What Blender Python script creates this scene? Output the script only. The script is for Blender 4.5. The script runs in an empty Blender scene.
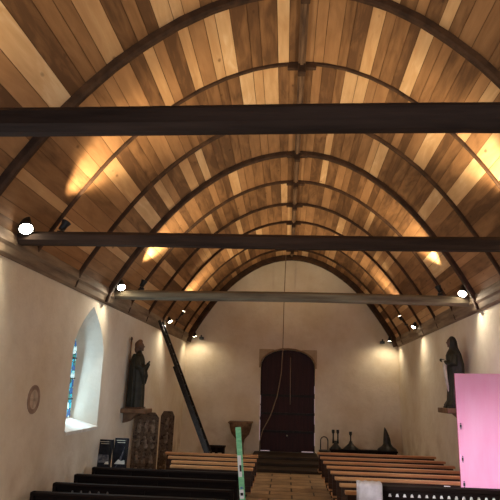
import bpy, bmesh, math, random
from mathutils import Vector, Matrix
random.seed(7)
PI = math.pi
SC = bpy.context.scene
COL = SC.collection
FZ = -0.35            # nave floor; the west door threshold is z = 0
D = 18.5              # west wall
Y0 = -3.0             # east end, behind the camera
ZP = 3.32             # springing

def xl(y): return -(3.5 + .06 * (D - y) / (D - 4))
def xr(y): return 3.5 - .42 * (D - y) / (D - 4)

PROF = [(0, 6.28), (.35, 6.255), (.7, 6.18), (1.05, 6.05), (1.4, 5.87), (1.75, 5.63), (2.1, 5.34), (2.4, 5.03),
        (2.65, 4.73), (2.9, 4.38), (3.12, 4.05), (3.32, 3.72), (3.44, 3.5), (3.5, 3.3)]
_acc = [0]
for a, b in zip(PROF, PROF[1:]): _acc.append(_acc[-1] + math.dist(a, b))
ARC = _acc[-1]
def prof(s):            # s = |arc length| from the crown -> (x in 0..3.5, z)
    s = min(max(s, 0), ARC)
    for i in range(len(_acc) - 1):
        if s <= _acc[i + 1]:
            t = (s - _acc[i]) / (_acc[i + 1] - _acc[i])
            return (PROF[i][0] + t * (PROF[i + 1][0] - PROF[i][0]), PROF[i][1] + t * (PROF[i + 1][1] - PROF[i][1]))
    return PROF[-1]
def vault(s, y, off=0.0):   # signed arc position; off = inward offset
    x, z = prof(abs(s)); x1, z1 = prof(abs(s) + .08); x0, z0 = prof(max(abs(s) - .08, 0))
    tx, tz = x1 - x0, z1 - z0; L = math.hypot(tx, tz) or 1
    nx, nz = tz / L, -tx / L        # inward normal
    if abs(s) < 1e-6: nx, nz = 0, -1
    x += nx * off; z += nz * off
    return Vector((x / 3.5 * (xr(y) if s >= 0 else xl(y)) , y, z))

# ---------------------------------------------------------------- materials
def newmat(name):
    m = bpy.data.materials.new(name); m.use_nodes = True
    nt = m.node_tree; b = nt.nodes['Principled BSDF']
    return m, nt, b
def N(nt, t, **kw):
    n = nt.nodes.new(t)
    for k, v in kw.items():
        if k in n.inputs: n.inputs[k].default_value = v
        else: setattr(n, k, v)
    return n
def ramp(nt, stops, interp='LINEAR'):
    r = nt.nodes.new('ShaderNodeValToRGB'); e = r.color_ramp.elements; r.color_ramp.interpolation = interp
    while len(e) < len(stops): e.new(.5)
    for q, (p, c) in zip(e, stops): q.position = p; q.color = (*c, 1)
    return r
def L(nt, a, ao, b, bi): nt.links.new(a.outputs[ao], b.inputs[bi])

def noise_mat(name, c1, c2, scale=4, rough=.7, stretch=(1, 1, 1), bump=.1, detail=6, c3=None, metal=0, lo=.35, hi=.65, dist=.01, spec=.3):
    m, nt, b = newmat(name)
    tc = N(nt, 'ShaderNodeTexCoord'); mp = N(nt, 'ShaderNodeMapping'); mp.inputs['Scale'].default_value = stretch
    n = N(nt, 'ShaderNodeTexNoise', Scale=scale, Detail=detail, Roughness=.6)
    st = [(lo, c1), (hi, c2)] if c3 is None else [(lo, c1), ((lo + hi) / 2, c2), (hi, c3)]
    r = ramp(nt, st)
    L(nt, tc, 'Object', mp, 'Vector'); L(nt, mp, 'Vector', n, 'Vector'); L(nt, n, 'Fac', r, 'Fac'); L(nt, r, 'Color', b, 'Base Color')
    b.inputs['Roughness'].default_value = rough; b.inputs['Metallic'].default_value = metal; b.inputs['Specular IOR Level'].default_value = spec
    if bump:
        bp = N(nt, 'ShaderNodeBump', Strength=bump, Distance=dist); L(nt, n, 'Fac', bp, 'Height'); L(nt, bp, 'Normal', b, 'Normal')
    return m
def emit_mat(name, c, s):
    m, nt, b = newmat(name); b.inputs['Base Color'].default_value = (*c, 1)
    b.inputs['Emission Color'].default_value = (*c, 1); b.inputs['Emission Strength'].default_value = s
    return m

def plaster(name, warm=0.0):
    m, nt, b = newmat(name)
    g = N(nt, 'ShaderNodeNewGeometry')
    n1 = N(nt, 'ShaderNodeTexNoise', Scale=.9, Detail=5, Roughness=.55)
    n2 = N(nt, 'ShaderNodeTexNoise', Scale=5.0, Detail=8, Roughness=.65)
    n3 = N(nt, 'ShaderNodeTexNoise', Scale=1.7, Detail=3, Roughness=.5)
    for n in (n1, n2, n3): L(nt, g, 'Position', n, 'Vector')
    r1 = ramp(nt, [(.34, (.70, .61, .47)), (.52, (.76, .69, .57)), (.7, (.81, .75, .64))])
    L(nt, n1, 'Fac', r1, 'Fac')
    # damp stains near the floor
    sx = N(nt, 'ShaderNodeSeparateXYZ'); L(nt, g, 'Position', sx, 'Vector')
    mr = N(nt, 'ShaderNodeMapRange'); mr.inputs['From Min'].default_value = 1.0; mr.inputs['From Max'].default_value = -.4
    L(nt, sx, 'Z', mr, 'Value')
    r3 = ramp(nt, [(.42, (0, 0, 0)), (.62, (1, 1, 1))]); L(nt, n3, 'Fac', r3, 'Fac')
    mu = N(nt, 'ShaderNodeMath', operation='MULTIPLY'); L(nt, mr, 'Result', mu, 0); L(nt, r3, 'Color', mu, 1)
    mx = N(nt, 'ShaderNodeMix', data_type='RGBA'); L(nt, mu, 'Value', mx, 'Factor'); L(nt, r1, 'Color', mx, 'A')
    mx.inputs['B'].default_value = (.42, .29, .17, 1)
    # fine mottling
    r2 = ramp(nt, [(.3, (.93, .92, .91)), (.6, (1, 1, 1))]); L(nt, n2, 'Fac', r2, 'Fac')
    m2 = N(nt, 'ShaderNodeMix', data_type='RGBA', blend_type='MULTIPLY'); m2.inputs['Factor'].default_value = 1
    L(nt, mx, 'Result', m2, 'A'); L(nt, r2, 'Color', m2, 'B'); L(nt, m2, 'Result', b, 'Base Color')
    b.inputs['Roughness'].default_value = .95
    ad = N(nt, 'ShaderNodeMath', operation='ADD'); L(nt, n1, 'Fac', ad, 0); L(nt, n2, 'Fac', ad, 1)
    bp = N(nt, 'ShaderNodeBump', Strength=.3, Distance=.04); L(nt, ad, 'Value', bp, 'Height'); L(nt, bp, 'Normal', b, 'Normal')
    return m

def plank_mat():
    m, nt, b = newmat('vault_planks')
    at = N(nt, 'ShaderNodeAttribute'); at.attribute_name = 'tone'
    uv = N(nt, 'ShaderNodeUVMap'); uv.uv_map = 'UVMap'
    mp = N(nt, 'ShaderNodeMapping'); mp.inputs['Scale'].default_value = (14, 1.3, 1)
    L(nt, uv, 'UV', mp, 'Vector')
    sp = N(nt, 'ShaderNodeSeparateColor'); L(nt, at, 'Color', sp, 'Color')
    r = ramp(nt, [(0, (.13, .065, .03)), (.16, (.26, .135, .060)), (.45, (.41, .225, .105)), (.72, (.54, .32, .155)), (.9, (.66, .43, .23)), (1, (.76, .56, .34))])
    gn = N(nt, 'ShaderNodeTexNoise', Scale=1.0, Detail=7, Roughness=.65, Distortion=.6); L(nt, mp, 'Vector', gn, 'Vector')
    mp2 = N(nt, 'ShaderNodeMapping'); mp2.inputs['Scale'].default_value = (3.5, .8, 1); L(nt, uv, 'UV', mp2, 'Vector')
    g2 = N(nt, 'ShaderNodeTexNoise', Scale=1.4, Detail=3, Roughness=.5, Distortion=1.2); L(nt, mp2, 'Vector', g2, 'Vector')
    a = N(nt, 'ShaderNodeMath', operation='MULTIPLY_ADD'); L(nt, gn, 'Fac', a, 0); a.inputs[1].default_value = .34; a.inputs[2].default_value = -.17
    c = N(nt, 'ShaderNodeMath', operation='MULTIPLY_ADD'); L(nt, g2, 'Fac', c, 0); c.inputs[1].default_value = .5; c.inputs[2].default_value = -.25
    d = N(nt, 'ShaderNodeMath', operation='ADD'); L(nt, a, 'Value', d, 0); L(nt, c, 'Value', d, 1)
    e = N(nt, 'ShaderNodeMath', operation='ADD'); L(nt, d, 'Value', e, 0); L(nt, sp, 'Red', e, 1)
    L(nt, e, 'Value', r, 'Fac')
    # knots
    vo = N(nt, 'ShaderNodeTexVoronoi', Scale=1.0); mp3 = N(nt, 'ShaderNodeMapping'); mp3.inputs['Scale'].default_value = (3.2, 1.7, 1)
    L(nt, uv, 'UV', mp3, 'Vector'); L(nt, mp3, 'Vector', vo, 'Vector')
    kr = ramp(nt, [(.035, (.25, .2, .16)), (.09, (1, 1, 1))]); L(nt, vo, 'Distance', kr, 'Fac')
    mm = N(nt, 'ShaderNodeMix', data_type='RGBA', blend_type='MULTIPLY'); mm.inputs['Factor'].default_value = .7
    L(nt, r, 'Color', mm, 'A'); L(nt, kr, 'Color', mm, 'B'); L(nt, mm, 'Result', b, 'Base Color')
    b.inputs['Roughness'].default_value = .7; b.inputs['Specular IOR Level'].default_value = .25
    bp = N(nt, 'ShaderNodeBump', Strength=.15, Distance=.01); L(nt, gn, 'Fac', bp, 'Height'); L(nt, bp, 'Normal', b, 'Normal')
    return m

M = dict(
    plaster=plaster('lime_plaster'), planks=plank_mat(),
    rib=noise_mat('dark_oak_rib', (.03, .015, .009), (.075, .038, .02), 6, .8, (1, 1, 1), .4),
    beam=noise_mat('old_oak_beam', (.022, .012, .008), (.06, .034, .022), 3, .85, (.25, 3, 3), .5, dist=.02),
    beam_green=noise_mat('limewashed_oak_beam', (.10, .07, .045), (.24, .20, .13), 3, .85, (.3, 3, 3), .5, dist=.02),  # whole beam made paler to imitate light on its underside
    plate=noise_mat('wall_plate_oak', (.15, .10, .065), (.32, .24, .16), 3, .8, (3, .3, 3), .4),
    pew_dark=noise_mat('blackened_pew_wood', (.008, .005, .004), (.018, .011, .009), 6, .8, (.3, 4, 4), .15, spec=.1),
    pew=noise_mat('brown_pew_wood', (.028, .013, .007), (.065, .028, .014), 5, .5, (.3, 4, 4), .15),  # pew backs darkened to imitate their shaded faces
    pew_top=noise_mat('polished_pew_rail', (.42, .19, .075), (.64, .33, .14), 5, .35, (.4, 5, 5), .1),  # rails and seats lightened to imitate light from above
    pale=noise_mat('pale_bare_wood', (.55, .45, .32), (.7, .6, .45), 8, .6),  # paler tone for the nearest right pew's end panels
    stone=noise_mat('worn_stone', (.20, .15, .10), (.34, .27, .19), 5, .85, bump=.4),
    darkstone=noise_mat('dark_basin_stone', (.11, .06, .035), (.2, .12, .07), 8, .85, bump=.5),
    robe=noise_mat('statue_dark_robe', (.012, .014, .009), (.035, .032, .02), 7, .55, bump=.2),
    robe_brown=noise_mat('statue_brown_wood', (.09, .045, .025), (.17, .09, .05), 9, .55, bump=.2),
    flesh=noise_mat('carved_face_paint', (.10, .055, .033), (.17, .10, .06), 9, .5, bump=.05),
    cream=noise_mat('pale_carved_paint', (.45, .42, .34), (.62, .58, .48), 9, .6, bump=.1),
    black=noise_mat('black_painted_metal', (.012, .012, .013), (.03, .03, .03), 12, .4, bump=.05),
    ladder=noise_mat('dark_ladder_rail', (.018, .016, .016), (.05, .045, .04), 9, .35, bump=.1, metal=.4),
    alu=noise_mat('aluminium', (.45, .44, .42), (.62, .6, .57), 12, .3, bump=.05, metal=.9),
    door=noise_mat('dark_red_door_boards', (.022, .005, .006), (.042, .010, .009), 3, .55, (5, 5, .4), .2),
    iron=noise_mat('black_iron', (.015, .013, .012), (.035, .03, .027), 20, .5, bump=.2, metal=.6),
    pink=noise_mat('pink_door_paint', (.93, .36, .60), (.96, .44, .68), 2.0, .5, (2, 2, .5), .05),
    pinkedge=noise_mat('dark_red_paint', (.3, .03, .05), (.42, .06, .08), 4, .5),
    white=noise_mat('white_paint', (.75, .75, .75), (.85, .85, .85), 8, .6, bump=.05),
    cloth=noise_mat('grey_white_cloth', (.42, .40, .42), (.62, .60, .62), 6, .9, bump=.3),
    green=noise_mat('pale_green_paint', (.16, .52, .26), (.30, .68, .38), 8, .5, (1, 1, 4), .05),
    blue=noise_mat('blue_plastic', (.10, .16, .42), (.2, .3, .6), 8, .4, bump=.05),
    rope=noise_mat('hemp_rope', (.20, .14, .09), (.33, .25, .17), 40, .9, bump=.3),
    poster=noise_mat('black_poster', (.010, .010, .013), (.028, .026, .032), 5, .7, bump=0, spec=.1),
    posterimg=noise_mat('poster_picture', (.03, .03, .05), (.22, .2, .2), 14, .4, bump=0),
    floorstep=noise_mat('dark_oak_step', (.02, .013, .009), (.05, .032, .02), 4, .6, (.4, 4, 4), .2),
    carved=noise_mat('carved_dark_panel', (.045, .028, .02), (.20, .14, .09), 9, .7, bump=.6, dist=.03, c3=(.07, .04, .03)),
    relief=noise_mat('carved_pale_relief', (.11, .08, .055), (.38, .30, .22), 10, .65, bump=.6, dist=.02),
    ring=noise_mat('painted_brown_ring', (.27, .18, .14), (.38, .28, .22), 9, .9, bump=.1),
    ringin=noise_mat('painted_pale_disc', (.50, .38, .29), (.62, .52, .42), 7, .9, bump=.1),
    sill=noise_mat('limewashed_sill', (.62, .60, .54), (.80, .78, .72), 6, .9, bump=.2),
    lamp_lens=emit_mat('lamp_glow', (1.0, .88, .66), 60.0),
    uplens=emit_mat('uplight_glow', (1.0, .85, .6), 8.0),
    dayglow=emit_mat('daylit_white_reveal', (.80, .88, 1.0), .9),
)

def floor_mat():
    m, nt, b = newmat('worn_floor_boards')
    g = N(nt, 'ShaderNodeNewGeometry'); mp = N(nt, 'ShaderNodeMapping'); L(nt, g, 'Position', mp, 'Vector')
    br = N(nt, 'ShaderNodeTexBrick', Scale=1.0); L(nt, mp, 'Vector', br, 'Vector')
    br.inputs['Color1'].default_value = (.46, .33, .21, 1); br.inputs['Color2'].default_value = (.30, .21, .13, 1)
    br.inputs['Mortar'].default_value = (.045, .03, .02, 1); br.inputs['Mortar Size'].default_value = .018
    br.inputs['Brick Width'].default_value = .95; br.inputs['Row Height'].default_value = .42; br.inputs['Bias'].default_value = -.1
    n = N(nt, 'ShaderNodeTexNoise', Scale=3, Detail=8, Roughness=.6); L(nt, g, 'Position', n, 'Vector')
    r = ramp(nt, [(.3, (.6, .6, .6)), (.7, (1.25, 1.2, 1.1))]); L(nt, n, 'Fac', r, 'Fac')
    mx = N(nt, 'ShaderNodeMix', data_type='RGBA', blend_type='MULTIPLY'); mx.inputs['Factor'].default_value = 1
    L(nt, br, 'Color', mx, 'A'); L(nt, r, 'Color', mx, 'B'); L(nt, mx, 'Result', b, 'Base Color')
    b.inputs['Roughness'].default_value = .5
    bp = N(nt, 'ShaderNodeBump', Strength=.3, Distance=.02); L(nt, n, 'Fac', bp, 'Height'); L(nt, bp, 'Normal', b, 'Normal')
    return m
M['floor'] = floor_mat()

def glass_mat():
    m, nt, b = newmat('stained_glass')
    g = N(nt, 'ShaderNodeNewGeometry')
    vo = N(nt, 'ShaderNodeTexVoronoi', Scale=11.0); L(nt, g, 'Position', vo, 'Vector')
    r = ramp(nt, [(0, (.02, .10, .30)), (.22, (.03, .45, .62)), (.4, (.25, .75, .80)), (.55, (.04, .22, .18)), (.7, (.55, .85, .9)), (.86, (.02, .30, .50)), (1, (.6, .7, .4))], 'CONSTANT')
    sc = N(nt, 'ShaderNodeSeparateColor'); L(nt, vo, 'Color', sc, 'Color'); L(nt, sc, 'Red', r, 'Fac')
    ve = N(nt, 'ShaderNodeTexVoronoi', Scale=11.0, feature='DISTANCE_TO_EDGE'); L(nt, g, 'Position', ve, 'Vector')
    re = ramp(nt, [(.03, (0, 0, 0)), (.07, (1, 1, 1))]); L(nt, ve, 'Distance', re, 'Fac')
    mx = N(nt, 'ShaderNodeMix', data_type='RGBA', blend_type='MULTIPLY'); mx.inputs['Factor'].default_value = 1
    L(nt, r, 'Color', mx, 'A'); L(nt, re, 'Color', mx, 'B'); L(nt, mx, 'Result', b, 'Base Color'); L(nt, mx, 'Result', b, 'Emission Color')
    b.inputs['Emission Strength'].default_value = 1.5; b.inputs['Roughness'].default_value = .2
    return m
M['glass'] = glass_mat()

# ---------------------------------------------------------------- mesh helpers
def bm_new(): return bmesh.new()
def box(bm, x0, x1, y0, y1, z0, z1, T=None):
    vs = [bm.verts.new(Vector(p) if T is None else T @ Vector(p)) for p in
          [(x0, y0, z0), (x1, y0, z0), (x1, y1, z0), (x0, y1, z0), (x0, y0, z1), (x1, y0, z1), (x1, y1, z1), (x0, y1, z1)]]
    for f in [(3, 2, 1, 0), (4, 5, 6, 7), (0, 1, 5, 4), (1, 2, 6, 5), (2, 3, 7, 6), (3, 0, 4, 7)]: bm.faces.new([vs[i] for i in f])
def tube(bm, pts, r, n=10, cap=True, squash=1.0):
    pts = [Vector(p) for p in pts]; rs = r if isinstance(r, (list, tuple)) else [r] * len(pts)
    rings = []; up = None
    for i, p in enumerate(pts):
        d = (pts[min(i + 1, len(pts) - 1)] - pts[max(i - 1, 0)]).normalized()
        if up is None:
            up = Vector((0, 0, 1)) if abs(d.z) < .9 else Vector((0, 1, 0))
        a = d.cross(up).normalized(); b = a.cross(d).normalized(); up = b
        rings.append([bm.verts.new(p + (a * math.cos(2 * PI * k / n) + b * math.sin(2 * PI * k / n) * squash) * rs[i]) for k in range(n)])
    for A, B in zip(rings, rings[1:]):
        for k in range(n): bm.faces.new([A[k], A[(k + 1) % n], B[(k + 1) % n], B[k]])
    if cap:
        bm.faces.new(rings[0][::-1]); bm.faces.new(rings[-1])
def lathe(bm, prof_, c=(0, 0, 0), n=20, T=None):
    rings = []
    for r, z in prof_:
        ring = []
        for k in range(n):
            v = Vector((c[0] + r * math.cos(2 * PI * k / n), c[1] + r * math.sin(2 * PI * k / n), c[2] + z))
            ring.append(bm.verts.new(v if T is None else T @ v))
        rings.append(ring)
    for A, B in zip(rings, rings[1:]):
        for k in range(n): bm.faces.new([A[k], A[(k + 1) % n], B[(k + 1) % n], B[k]])
    bm.faces.new(rings[0][::-1]); bm.faces.new(rings[-1])
def prism(bm, poly, y0, y1, axis='y', T=None):       # polygon in the plane across axis, extruded along it
    def P(a, b, c):
        v = Vector((a, c, b)) if axis == 'y' else (Vector((c, a, b)) if axis == 'x' else Vector((a, b, c)))
        return v if T is None else T @ v
    A = [bm.verts.new(P(a, b, y0)) for a, b in poly]; B = [bm.verts.new(P(a, b, y1)) for a, b in poly]
    n = len(poly)
    for k in range(n): bm.faces.new([A[k], A[(k + 1) % n], B[(k + 1) % n], B[k]])
    bm.faces.new(A[::-1]); bm.faces.new(B)
def ball(bm, c, r, s=(1, 1, 1), T=None):
    mt = Matrix.Translation(c) @ Matrix.Diagonal((r * s[0], r * s[1], r * s[2], 1))
    if T is not None: mt = T @ mt
    bmesh.ops.create_uvsphere(bm, u_segments=16, v_segments=10, radius=1, matrix=mt)
def obj(name, bm, mat, parent=None, smooth=False, bevel=0.0, loc=None):
    bmesh.ops.recalc_face_normals(bm, faces=bm.faces[:])
    me = bpy.data.meshes.new(name)
    if loc is not None: bmesh.ops.translate(bm, verts=bm.verts[:], vec=-Vector(loc))
    bm.to_mesh(me); bm.free()
    if smooth:
        for p in me.polygons: p.use_smooth = True
    o = bpy.data.objects.new(name, me); COL.objects.link(o); me.materials.append(M[mat] if isinstance(mat, str) else mat)
    if loc is not None: o.location = loc
    if parent: o.parent = parent
    if bevel:
        b = o.modifiers.new('bevel', 'BEVEL'); b.width = bevel; b.segments = 2; b.limit_method = 'ANGLE'
    return o
def tag(o, label, cat, group=None):
    o['label'] = label; o['category'] = cat
    if group: o['group'] = group
    return o
def thing(name, label, cat, loc=(0, 0, 0), rz=0, group=None):
    o = bpy.data.objects.new(name, None); COL.objects.link(o); o.location = loc; o.rotation_euler = (0, 0, rz); o.empty_display_size = .1
    return tag(o, label, cat, group)
def struct(o): o['kind'] = 'structure'; return o
def dup(root, loc=None, rz=None, label=None, group=None):
    r = root.copy(); COL.objects.link(r)
    if loc is not None: r.location = loc
    if rz is not None: r.rotation_euler = (0, 0, rz)
    if label: r['label'] = label
    if group: r['group'] = group
    for ch in list(root.children):
        c = ch.copy(); COL.objects.link(c); c.parent = r
        for g in list(ch.children):
            d = g.copy(); COL.objects.link(d); d.parent = c
    return r

# ---------------------------------------------------------------- room shell
b = bm_new(); box(b, -5, 5, Y0 - .3, D + .1, FZ - .2, FZ)
struct(obj('floor', b, 'floor'))

# left wall with two splayed lancet openings
def lancet(cy, hw, z0, zs, za, n=8):
    """pointed arch outline in (y,z), counter-clockwise from bottom near corner"""
    pts = [(cy - hw, z0), (cy + hw, z0), (cy + hw, zs)]
    for k in range(1, n): t = k / n; pts.append((cy + hw * (1 - t ** 2), zs + (za - zs) * t))
    pts.append((cy, za))
    for k in range(n - 1, 0, -1): t = k / n; pts.append((cy - hw * (1 - t ** 2), zs + (za - zs) * t))
    pts.append((cy - hw, zs))
    return pts
WO = .10
WINS = [dict(cy=9.42, hw=.74, z0=1.08, zs=2.28, za=3.13), dict(cy=3.6, hw=.74, z0=1.08, zs=2.28, za=3.13)]  # second window is unseen, added to go with the pink leaf's fill light
GX = -3.92
def side_wall():
    me_b = bm_new()
    # panels between openings
    ys = [Y0]
    top = ZP + .05
    def quad(pts): me_b.faces.new([me_b.verts.new(p) for p in pts])
    w_s = sorted(WINS, key=lambda w: w['cy'])
    cur = Y0
    for w in w_s:
        a, c = w['cy'] - w['hw'], w['cy'] + w['hw']
        quad([(xl(cur), cur, FZ), (xl(a), a, FZ), (xl(a), a, top), (xl(cur), cur, top)])
        quad([(xl(a), a, FZ), (xl(c), c, FZ), (xl(c), c, w['z0']), (xl(a), a, w['z0'])])
        o = lancet(**w); inner = lancet(w['cy'] + WO, w['hw'] * .42, w['z0'] + .16, w['zs'] - .0, w['za'] - .33)
        # spandrels
        up = [p for p in o[2:]]          # from far spring up over apex to near spring
        for p, q in zip(up, up[1:]):
            quad([(xl(p[0]), p[0], p[1]), (xl(p[0]), p[0], top), (xl(q[0]), q[0], top), (xl(q[0]), q[0], q[1])])
        # splay (reveals), skipping the sill which is its own part
        n = len(o)
        for k in range(1, n):
            p, q = o[k], o[(k + 1) % n]; pi, qi = inner[k], inner[(k + 1) % n]
            quad([(xl(p[0]), p[0], p[1]), (xl(q[0]), q[0], q[1]), (GX, qi[0], qi[1]), (GX, pi[0], pi[1])])
        cur = c
    quad([(xl(cur), cur, FZ), (xl(D), D, FZ), (xl(D), D, top), (xl(cur), cur, top)])
    bmesh.ops.remove_doubles(me_b, verts=me_b.verts[:], dist=.0005)
    return struct(obj('wall_left', me_b, 'plaster'))
side_wall()
for i, w in enumerate(WINS):
    inner = lancet(w['cy'] + WO, w['hw'] * .42, w['z0'] + .16, w['zs'], w['za'] - .33)
    root = bpy.data.objects.new('window_%d' % (i + 1), None); COL.objects.link(root); struct(root)
    b = bm_new(); prism(b, inner, GX - .02, GX, 'x'); obj('stained_glass', b, 'glass', root)
    b = bm_new()
    a, c = w['cy'] - w['hw'], w['cy'] + w['hw']; ia, ic = w['cy'] + WO - w['hw'] * .42, w['cy'] + WO + w['hw'] * .42
    vs = [b.verts.new(p) for p in [(xl(a) + .02, a, w['z0']), (xl(c) + .02, c, w['z0']), (GX, ic, w['z0'] + .16), (GX, ia, w['z0'] + .16)]]
    b.faces.new(vs)
    vs2 = [b.verts.new(p) for p in [(xl(a) + .02, a, w['z0'] - .05), (xl(c) + .02, c, w['z0'] - .05)]]
    b.faces.new([vs[0], vs[1], vs2[1], vs2[0]])
    obj('window_sill', b, 'sill', root)
    b = bm_new()
    mid = w['cy'] + WO
    box(b, GX + .005, GX + .03, mid - .012, mid + .012, w['z0'] + .16, w['za'] - .4)
    for z in (1.55, 1.9, 2.25): box(b, GX + .005, GX + .035, mid - .28, mid + .28, z - .01, z + .01)
    obj('saddle_bars', b, 'iron', root)

# right wall with a door opening (daylit)
DY0, DY1, DZ = 7.80, 8.62, 2.13
b = bm_new()
def rq(y0, y1, z0, z1): b.faces.new([b.verts.new(p) for p in [(xr(y0), y0, z0), (xr(y1), y1, z0), (xr(y1), y1, z1), (xr(y0), y0, z1)]])
rq(Y0, DY0, FZ, ZP + .05); rq(DY0, DY1, DZ, ZP + .05); rq(DY1, D, FZ, ZP + .05)
for yy in (DY0, DY1): b.faces.new([b.verts.new(p) for p in [(xr(yy), yy, FZ), (xr(yy) + .7, yy, FZ), (xr(yy) + .7, yy, DZ), (xr(yy), yy, DZ)]])
b.faces.new([b.verts.new(p) for p in [(xr(DY0), DY0, DZ), (xr(DY1), DY1, DZ), (xr(DY1) + .7, DY1, DZ), (xr(DY0) + .7, DY0, DZ)]])
struct(obj('wall_right', b, 'plaster'))
b = bm_new(); box(b, xr(8.2) + .02, xr(8.2) + .62, DY0 + .03, DY1 - .02, DZ - .03, DZ - .005)
struct(obj('trim_1', b, 'white'))

# west wall with door opening
DW0, DW1, DSP, DTOP = -.98, .80, 2.50, 3.10
def darch(z_off=0.0, grow=0.0, n=12):
    c = (DW0 + DW1) / 2; hw = (DW1 - DW0) / 2 + grow
    pts = []
    for k in range(n + 1):
        t = PI * k / n
        pts.append((c + hw * math.cos(t), DSP + (DTOP + grow - DSP) * math.sin(t) ** .85))
    return pts
b = bm_new()
arch = darch()
def wq(p): b.faces.new([b.verts.new((x, D, z)) for x, z in p])
TOPZ = 6.5
wq([(-3.9, FZ), (DW0, FZ), (DW0, TOPZ), (-3.9, TOPZ)]); wq([(DW1, FZ), (3.9, FZ), (3.9, TOPZ), (DW1, TOPZ)])
wq([(DW0, FZ), (DW1, FZ), (DW1, -.1), (DW0, -.1)])
full = arch
for p, q in zip(full, full[1:]): wq([(p[0], p[1]), (p[0], TOPZ), (q[0], TOPZ), (q[0], q[1])])
outline = [(DW1, -.1)] + arch + [(DW0, -.1)]
for p, q in zip(outline, outline[1:]): b.faces.new([b.verts.new(v) for v in [(p[0], D, p[1]), (q[0], D, q[1]), (q[0], D + .35, q[1]), (p[0], D + .35, p[1])]])
bmesh.ops.remove_doubles(b, verts=b.verts[:], dist=.0005)
struct(obj('wall_west', b, 'plaster'))
b = bm_new(); b.faces.new([b.verts.new(p) for p in [(-3.9, Y0, FZ), (3.9, Y0, FZ), (3.9, Y0, TOPZ), (-3.9, Y0, TOPZ)]])
struct(obj('wall_east', b, 'plaster'))

# vaulted board ceiling
RS, RK0 = 1.5023, 5.369
ribs = [RK0 + RS * k for k in range(-5, 9)]
bays = [Y0] + [y for y in ribs if y > Y0] + [D]
b = bm_new(); uvl = b.loops.layers.uv.new('UVMap'); cl = b.loops.layers.color.new('tone')
SMAX = ARC
edges = [0.0]
while edges[-1] < SMAX: edges.append(edges[-1] + random.uniform(.13, .27))
edges[-1] = SMAX
for side in (-1, 1):
    for bi in range(len(bays) - 1):
        off = 0 if bi % 2 else 0
        for i in range(len(edges) - 1):
            s0, s1 = edges[i], edges[i + 1]
            r_ = random.random()
            tone = .26 + .40 * random.random()
            if r_ < .13: tone = .10 + .12 * random.random()
            elif r_ > .82: tone = .84 + .12 * random.random()
            u0 = random.uniform(0, 50); v0 = random.uniform(0, 50)
            g = .0035
            nsub = 2
            for q in range(nsub):
                a = s0 + g + (s1 - s0 - 2 * g) * q / nsub; c = s0 + g + (s1 - s0 - 2 * g) * (q + 1) / nsub
                y0, y1 = bays[bi], bays[bi + 1]
                P4 = [vault(side * a, y0), vault(side * c, y0), vault(side * c, y1), vault(side * a, y1)]
                f = b.faces.new([b.verts.new(p) for p in P4])
                for lp, uv in zip(f.loops, [(u0 + a, v0), (u0 + c, v0), (u0 + c, v0 + y1 - y0), (u0 + a, v0 + y1 - y0)]):
                    lp[uvl].uv = uv; lp[cl] = (tone, tone, tone, 1)
            # dark joint strip, recessed
            for (a, c) in ((s0 - .03 if s0 > 0 else 0, s0 + .03),):
                y0, y1 = bays[bi], bays[bi + 1]
                P4 = [vault(side * a, y0, -.012), vault(side * c, y0, -.012), vault(side * c, y1, -.012), vault(side * a, y1, -.012)]
                f = b.faces.new([b.verts.new(p) for p in P4])
                for lp in f.loops: lp[uvl].uv = (0, 0); lp[cl] = (.12, .12, .12, 1)
me = bpy.data.meshes.new('ceiling'); b.to_mesh(me); b.free()
ceil = bpy.data.objects.new('ceiling', me); COL.objects.link(ceil); me.materials.append(M['planks']); struct(ceil)

# ribs --------------------------------------------------------------
ORD = {0: 'thick dark curved roof rib nearest the camera, above the nearest tie beam',
       1: 'slim curved roof rib rising from the ends of the middle tie beam',
       2: 'dark curved roof rib between the middle and farthest beams, second behind the nearest rib',
       3: 'dark curved roof rib rising beside the lamps of the third tie beam',
       4: 'curved roof rib just behind the third tie beam, fourth behind the nearest rib',
       5: 'curved roof rib fifth behind the nearest rib, crown just above the middle beam',
       6: 'curved roof rib sixth behind the nearest rib, just before the farthest lit bay',
       7: 'far curved roof rib with lit foot, crown hidden behind the second tie beam',
       8: 'last curved roof rib before the dark arch against the west wall'}
def arch_bm(y, w, dep, y2=None, sm=SMAX, n=44):
    bm = bm_new(); prev = None
    for i in range(n + 1):
        s = -sm + 2 * sm * i / n
        ring = [vault(s, y - w / 2, -.02), vault(s, y - w / 2, dep * .75), vault(s, y - w / 4, dep), vault(s, y + w / 4, dep), vault(s, y + w / 2, dep * .75), vault(s, y + w / 2, -.02)]
        for v in ring: v.y = v.y
        R_ = [bm.verts.new(v) for v in ring]
        if prev:
            for k in range(6): bm.faces.new([prev[k], prev[(k + 1) % 6], R_[(k + 1) % 6], R_[k]])
        else: bm.faces.new(R_[::-1])
        prev = R_
    bm.faces.new(prev)
    return bm
for k in range(0, 9):
    y = RK0 + RS * k
    thick = k in (0, 3)
    w, dep = (.10, .10) if k == 0 else ((.10, .09) if thick else ((.05, .04) if k in (1, 7) else (.065, .055)))
    root = thing('roof_rib', ORD[k], 'roof rib', (0, y, ZP), 0, 'curved ribs of the vaulted ceiling')
    o = obj('arch_timber', arch_bm(0 + y, w, dep), 'rib', root, loc=(0, y, ZP)); o.location = (0, 0, 0)
    bb = bm_new(); zc = 6.28
    box(bb, -.055, .055, -.06, .06, zc - ZP - .19, zc - ZP - .01)
    box(bb, -.2, .2, -w / 2 - .012, w / 2 + .012, zc - ZP - .11, zc - ZP - .03)
    obj('crown_block', bb, 'rib', root, bevel=.01)
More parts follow.
